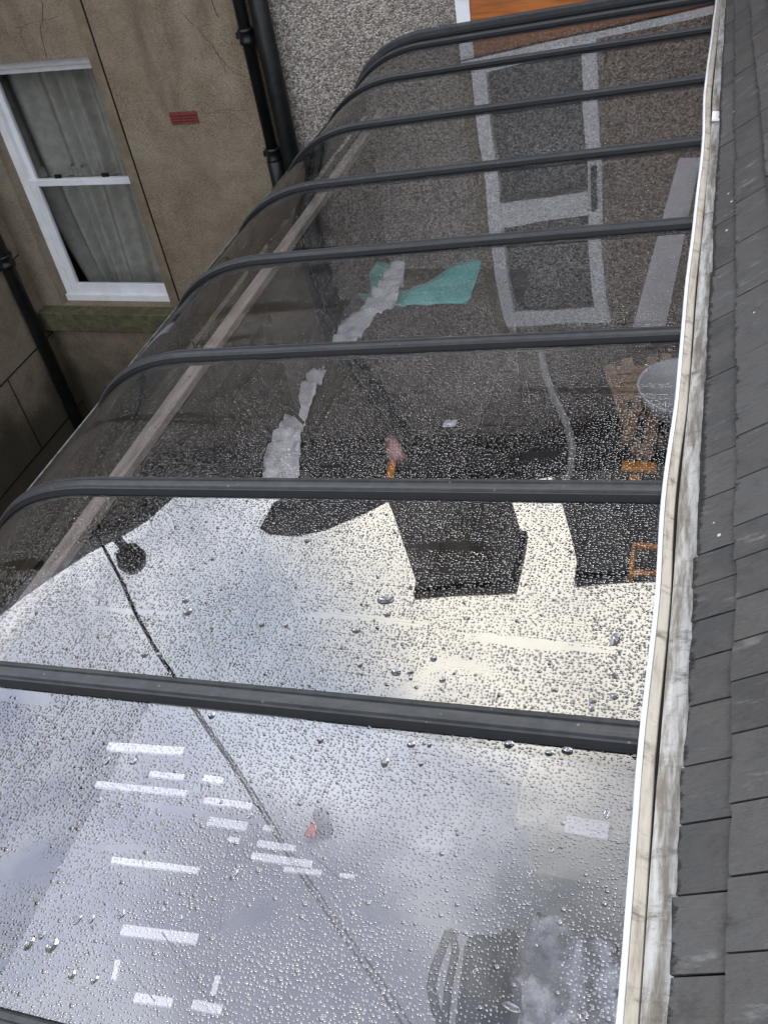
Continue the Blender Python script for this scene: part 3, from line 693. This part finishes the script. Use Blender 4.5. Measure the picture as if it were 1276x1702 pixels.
cloth('plastic_sheet', outl([(602, 446), (594, 470), (597, 494), (612, 513), (700, 510), (778, 505), (802, 436), (745, 446), (712, 474), (672, 492), (648, 484), (640, 470), (648, 440), (632, 436)], BZ), BZ, M['teal'], 'teal plastic sheet lying on the long dark workbench', 'plastic sheet', .05, 2, .05, 3)
cloth('polythene', outl([(650, 438), (674, 440), (670, 475), (655, 515), (625, 528), (592, 578), (550, 585), (568, 540), (605, 512), (632, 475)], BZ + .12), BZ + .12, M['poly'], 'white crumpled polythene strip lying across the teal sheet', 'polythene', .07, 4, .022, 8)
cloth('polythene', outl([(545, 612), (538, 632), (512, 690), (502, 730), (497, 812), (438, 812), (442, 745), (450, 708), (482, 668), (515, 630)], BZ + .02), BZ + .02, M['poly'], 'white polythene strip tied with a black strap on the dark workbench', 'polythene', .09, 6, .022, 8)
x, y = px(472, 700, BZ); x2, y2 = px(510, 726, BZ)
m = MB(); m.tube([(x, y, BZ + .10), ((x + x2) / 2, (y + y2) / 2, BZ + .15), (x2, y2, BZ + .10)], .012, 8); tag(m.build('strap', M['wire']), 'black strap over the white polythene strip', 'strap')
cloth('cloth', outl([(335, 650), (385, 640), (375, 700), (330, 735), (300, 720)], -1.3), -1.3, M['blue'], 'blue cloth heaped on a stool by the timber screen', 'cloth', .10, 8, .04, 6)
q = px(345, 690, -1.3)
e = empty('stool', (q[0], q[1], DZ), 'dark stool under the blue cloth by the timber screen', 'stool')
m = MB(); m.lathe([(0, -1.335), (.2, -1.335), (.2, -1.302), (0, -1.302)], (q[0], q[1], 0), 20); part(m, 'seat', M['dark_timber'], e)
for a in range(4):
    m = MB(); m.bar((q[0] + .12 * math.cos(a * 1.57 + .8), q[1] + .12 * math.sin(a * 1.57 + .8), -1.336), (q[0] + .2 * math.cos(a * 1.57 + .8), q[1] + .2 * math.sin(a * 1.57 + .8), DZ + .002), .035, .035, up=(0, 1, 0)); part(m, 'leg', M['dark_timber'], e)
# folded wooden chair lying on the bench
ch = empty('folding_chair', (-.28, 4.6, BZ), 'folded brown wooden chair lying on the workbench beside the round bowl', 'chair')
def pz(u, v, z): q = px(u, v, z); return (q[0], q[1], z)
for a, c, nm in (((1012, 612), (1062, 760), 'leg'), ((1085, 598), (1040, 735), 'leg'), ((1040, 600), (1098, 745), 'leg'), ((1108, 592), (1072, 765), 'leg')):
    m = MB(); z = BZ + (.03 if nm == 'leg' and a[0] in (1012, 1040) else .085); m.bar(pz(*a, z), pz(*c, z), .06, .045); part(m, nm, M['chair_wood'], ch, .006)
for k in range(4):
    m = MB(); u = .12 + k * .11; m.bar(pz(1018 + 40 * u, 600 + 130 * u, BZ + .13), pz(1102 - 25 * u, 595 + 150 * u, BZ + .13), .07, .015); part(m, 'slat', M['chair_wood'], ch, .003)
bw = px(1138, 668, BZ + .2)
m = MB(); m.lathe([(.0, .01), (.14, .0), (.19, .03), (.245, .15), (.25, .165), (.235, .16), (.18, .045), (.0, .03)], (bw[0], bw[1], BZ + .15), 36); bo = tag(m.build('bowl', M['bowl']), 'round white enamel bowl by the gutter, on top of the folded chair', 'bowl')
# tool box with orange latches
tb = empty('tool_box', (-.16, 3.0, BZ), 'black tool box with orange handle and latches near the gutter', 'tool box')
c0 = px(1066, 850, -1.35); bx, by = c0
m = MB(); m.box(bx - .22, bx + .16, by - .42, by + .32, BZ + .001, -1.38); part(m, 'body', M['case'], tb, .03)
m = MB(); m.box(bx - .225, bx + .165, by - .425, by + .325, -1.378, -1.32); part(m, 'lid', M['case'], tb, .02)
q = px(1058, 774, -1.30); m = MB(); m.box(q[0] - .07, q[0] + .09, q[1] - .03, q[1] + .03, -1.319, -1.295); part(m, 'latch', M['orange_plastic'], tb, .006)
q = px(1052, 796, -1.30); m = MB(); m.box(q[0] - .02, q[0] + .03, q[1] - .05, q[1] + .03, -1.319, -1.295); part(m, 'latch', M['orange_plastic'], tb, .006)
q = px(1074, 930, -1.27); a = .055; m = MB()
m.tube([(q[0] - a, q[1] + .08, -1.318), (q[0] - a, q[1] + .08, -1.27), (q[0] + a, q[1] + .08, -1.27), (q[0] + a, q[1] - .08, -1.27), (q[0] - a, q[1] - .08, -1.27), (q[0] - a, q[1] - .08, -1.318)], .016, 10); m.tube([(q[0] - a, q[1] + .08, -1.27), (q[0] - a, q[1] - .08, -1.27)], .013, 8); part(m, 'handle', M['orange_plastic'], tb)
q = pz(655, 752, BZ); m = MB()
bt = empty('bottle', q, 'pink plastic bottle with orange cap lying on the long dark workbench', 'bottle')
m.tube([pz(648, 730, BZ + .05), pz(652, 742, BZ + .05), pz(662, 765, BZ + .05)], [.03, .046, .046], 14); part(m, 'body', M['pink'], bt)
m = MB(); m.tube([pz(652, 768, BZ + .04), pz(648, 795, BZ + .04)], .024, 12); part(m, 'cap', M['orange_plastic'], bt)
cloth('paper', outl([(738, 702), (760, 700), (756, 711), (735, 712)], BZ), BZ, M['bowl'], 'small white scrap of paper on the dark bench', 'paper', .02, 3, .02, 8)
m = MB(); a, c, d, f = [Vector(pz(u, v, z)) for u, v, z in ((1128, 262, -.5), (1164, 262, -.5), (1104, 548, -1.56), (1050, 548, -1.56))]
m.prism([a, c, d, f], (c - a).cross(d - a).normalized() * -.02); tag(m.build('board', M['bowl']), 'long white board leaning under the canopy beside the gutter', 'board')
# hose
pts = [pz(u, v, BZ + .02) for u, v in ((905, 560), (900, 590), (912, 640), (935, 690), (950, 740), (945, 790), (925, 815))]
def smooth(pts, n=8):
    P = [Vector(p) for p in pts]; P = [P[0] * 2 - P[1]] + P + [P[-1] * 2 - P[-2]]; o = []
    for i in range(1, len(P) - 2):
        for k in range(n):
            t = k / n; o.append(.5 * ((2 * P[i]) + (P[i + 1] - P[i - 1]) * t + (2 * P[i - 1] - 5 * P[i] + 4 * P[i + 1] - P[i + 2]) * t * t + (3 * P[i] - P[i - 1] - 3 * P[i + 1] + P[i + 2]) * t ** 3))
    return o + [P[-2]]
m = MB(); m.tube([(p.x, p.y, max(p.z, BZ + .02)) for p in smooth(pts)], .022, 10); tag(m.build('hose', M['hose']), 'grey hose curving across the workbench', 'hose')
# near bench: case with loop handles, clear polythene, cream box
tc_ = empty('carry_case', (-.5, 1.55, BZ), 'dark blue grey case with a loop handle standing under the nearest panel', 'case')
H = -1.15
a, c, d, f = [Vector(pz(u, v, H)) for u, v in ((772, 1548), (842, 1545), (812, 1712), (752, 1712))]
m = MB(); m.prism([(p.x, p.y, BZ + .001) for p in (a, c, d, f)], (0, 0, H - BZ)); part(m, 'body', M['case'], tc_, .03)
m = MB(); p0, p1 = Vector(pz(850, 1550, H + .02)), Vector(pz(815, 1690, H + .02)); m.bar(p0, p1, .05, .06); part(m, 'edge_strip', M['case'], tc_, .01)
m = MB(); m.tube([pz(u, v, H + .03) for u, v in ((752, 1552), (745, 1550), (722, 1610), (716, 1640), (724, 1680), (738, 1712))], .014, 8); m.tube([pz(u, v, H + .03) for u, v in ((752, 1552), (757, 1580), (745, 1640), (738, 1712))], .012, 8); part(m, 'handle', M['case'], tc_)
cloth('polythene', outl([(895, 1525), (940, 1540), (990, 1575), (1042, 1600), (1050, 1725), (860, 1725), (870, 1660), (845, 1640), (850, 1600)], -1.25), -1.25, mat('clear_polythene', (.66, .67, .70), (.52, .535, .57), 30, .22, .02, 22), 'clear crumpled polythene bag beside the dark case on the workbench', 'polythene', .13, 12, .016, 11)
kb = empty('storage_box', (-.2, 2.0, BZ), 'cream plastic box with rounded lid under the panel by the gutter', 'box')
q1 = px(872, 1262, -1.2); q2 = px(1062, 1395, -1.2)
m = MB(); m.box(q1[0] + .02, .05, q2[1] + .01, q1[1] - .01, BZ + .001, -1.25); part(m, 'body', M['cream_box'], kb, .04)
m = MB(); m.box(q1[0], .06, q2[1] - .01, q1[1] + .01, -1.249, -1.2); part(m, 'lid', M['cream_box'], kb, .022)
m = MB(); q = px(940, 1365, -1.195); m.box(q[0], q[0] + .14, q[1] - .04, q[1] + .02, -1.199, -1.185); part(m, 'label_plate', M['bright_white'], kb, .004)
zt = BZ + .03; e = empty('torch', pz(530, 1372, BZ), 'small grey torch with red end lying on the grey workbench', 'torch')
m = MB(); m.tube([pz(532, 1350, zt), pz(541, 1386, zt)], .032, 12); part(m, 'body', M['case'], e)
m = MB(); m.tube([pz(514, 1390, zt), pz(524, 1372, zt)], .022, 12); part(m, 'cap', M['red'], e)

# white bars added below the glass in place of bright reflected streaks
AZ = -.42
ar = empty('bright_bars', (-1.0, 1.3, AZ), 'white bars added just below the nearest glass panels for bright streaks', 'bars')
streak_bars = [((180, 1241), (306, 1250), 15), ((250, 1287), (307, 1293), 11), ((338, 1294), (372, 1299), 12), ((160, 1304), (312, 1320), 11), ((340, 1331), (420, 1341), 12), ((346, 1365), (412, 1375), 15), ((380, 1395), (400, 1398), 9),
         ((438, 1376), (456, 1379), 10), ((428, 1402), (492, 1412), 12), ((418, 1423), (520, 1438), 13), ((472, 1445), (536, 1452), 9), ((564, 1455), (592, 1458), 7), ((186, 1430), (332, 1448), 11), ((203, 1546), (330, 1562), 17), ((224, 1658), (288, 1668), 14), ((320, 1670), (370, 1680), 15)]
for a, c, hpx in streak_bars:
    p, q = Vector(pz(*a, AZ)), Vector(pz(*c, AZ)); d = (p - CAM).length / F * hpx * .95
    m = MB(); m.bar(p, q, d, .012); part(m, 'slat', M['bright_white'], ar, .003)
for a, c in (((198, 1596), (190, 1630)), ((364, 1622), (355, 1655))):
    m = MB(); m.bar(pz(*a, AZ), pz(*c, AZ), .014, .012); part(m, 'slat', M['bright_white'], ar, .003)
M['clear_rod'] = mat('grey_wire_rod', (.22, .23, .25), None, 10, .4)
for a, c in (((235, 1225), (262, 1690)), ((392, 1270), (352, 1690)), ((360, 1280), (565, 1462))):
    m = MB(); m.tube([pz(*a, AZ - .015), pz(*c, AZ - .015)], .0014, 8); part(m, 'rod', M['clear_rod'], ar)
for u, v in ((235, 1228), (262, 1670), (392, 1290), (352, 1670)):
    p = pz(u, v, AZ - .015); m = MB(); m.tube([p, (p[0], p[1], SL * p[0] - .004)], .0012, 6); part(m, 'cord', M['clear_rod'], ar)

# ------------------------------------------------------------------ overhead cables
for k, (dx, dz, lab) in enumerate(((0, 0, 'black overhead cable seen mirrored in the glass, the upper of the pair'), (.05, -.04, 'thinner black overhead cable mirrored in the glass, the lower of the pair'))):
    A, B = Vector((-5.95, 5.75, 3.0)), Vector((.6 + dx * 3, -.6, 11.2 + dz * 3)); pts = []
    for i in range(41):
        t = i / 40; p = A.lerp(B, t); p.z += dz * (1 + 2 * t) - .35 * math.sin(math.pi * t); p.x += dx * t; pts.append(p)
    m = MB(); m.tube(pts, .014 if k == 0 else .010, 6); tag(m.build('overhead_cable', M['wire']), lab, 'cable', 'overhead cables above the canopy')

# ------------------------------------------------------------------ the larger raindrops, standing on the sheets
m = MB()
def drop(x, y, rx, ry, ang, h):
    n, rings = 16, 5; z0 = SL * x + .0012; vs = []
    sd = random.random() * 50
    for j in range(rings):
        a = j / rings * math.pi / 2; rr = math.cos(a); hh = math.sin(a) * h
        for k in range(n):
            t = 2 * math.pi * k / n; wv = 1 + .16 * noise.noise((math.cos(t) * 1.2, math.sin(t) * 1.2, sd))
            ux, uy = rr * rx * wv * math.cos(t), rr * ry * wv * math.sin(t)
            X = x + ux * math.cos(ang) - uy * math.sin(ang); Y = y + ux * math.sin(ang) + uy * math.cos(ang)
            vs.append((X, Y, z0 + SL * (X - x) + hh))
    vs.append((x, y, z0 + h)); top = len(vs) - 1
    fs = [(j * n + k, j * n + (k + 1) % n, (j + 1) * n + (k + 1) % n, (j + 1) * n + k) for j in range(rings - 1) for k in range(n)]
    fs += [((rings - 1) * n + k, (rings - 1) * n + (k + 1) % n, top) for k in range(n)] + [tuple(range(n - 1, -1, -1))]
    m.add(vs, fs, 0, True)
big = [(640, 997, 18, 8), (643, 1021, 7, 5), (592, 1048, 9, 5), (598, 1105, 6, 5), (658, 1117, 10, 7), (682, 1117, 7, 4), (720, 1095, 7, 5), (735, 1130, 7, 5), (682, 1128, 4, 3), (1022, 1062, 9, 12), (1020, 1157, 9, 5), (984, 1165, 8, 5), (982, 1177, 6, 6), (1018, 1120, 5, 5), (308, 998, 7, 5), (312, 1017, 10, 6),
       (435, 1038, 6, 5), (475, 1040, 5, 4), (240, 1088, 8, 5), (265, 1088, 6, 4), (352, 1190, 7, 6), (533, 1230, 7, 7), (640, 1268, 8, 9), (683, 1238, 9, 6), (714, 1238, 5, 6), (845, 1238, 10, 7), (912, 1252, 9, 6), (942, 1248, 12, 7), (1008, 1354, 6, 8), (700, 1270, 5, 5), (500, 1335, 7, 6), (415, 1356, 6, 6), (178, 1265, 8, 8), (222, 1266, 8, 6), (390, 1452, 8, 8),
       (130, 1528, 7, 9), (152, 1528, 7, 7), (50, 1568, 8, 10), (87, 1572, 11, 11), (70, 1555, 6, 6), (120, 1620, 7, 7), (158, 1628, 6, 7), (202, 1520, 8, 7), (850, 1675, 18, 5), (825, 1540, 6, 4), (970, 1690, 8, 7), (790, 1615, 5, 5), (880, 1450, 5, 5), (804, 1385, 5, 5), (760, 1385, 5, 5), (165, 1330, 6, 5), (300, 1527, 6, 5), (270, 1515, 6, 5), (248, 1517, 5, 4)]
def on_glass(u, v):
    d = MC @ Vector(((u - 638) / F, -(v - 851) / F, -1)); k = (SL * CAM.x - CAM.z) / (d.z - SL * d.x); return CAM + d * k
for u, v, a, c in big:
    p = on_glass(u, v); s = (p - CAM).length / F; drop(p.x, p.y, a * s * .8, c * s * 1.1, random.uniform(-.3, .3), min(a, c) * s * .32)
for k in range(70):
    y = random.uniform(.8, 4.6); x = random.uniform(-1.72, -.02)
    if min(abs(y - q) for q in ribs) < .06: continue
    r = random.uniform(.003, .006) * (1.1 if y < 2.2 else .9); drop(x, y, r, r * random.uniform(.8, 1.2), random.random() * 3, r * .38)
tag(m.build('raindrops', M['water']), 'larger clear raindrops scattered over the glass panels', 'raindrops', kind='stuff')
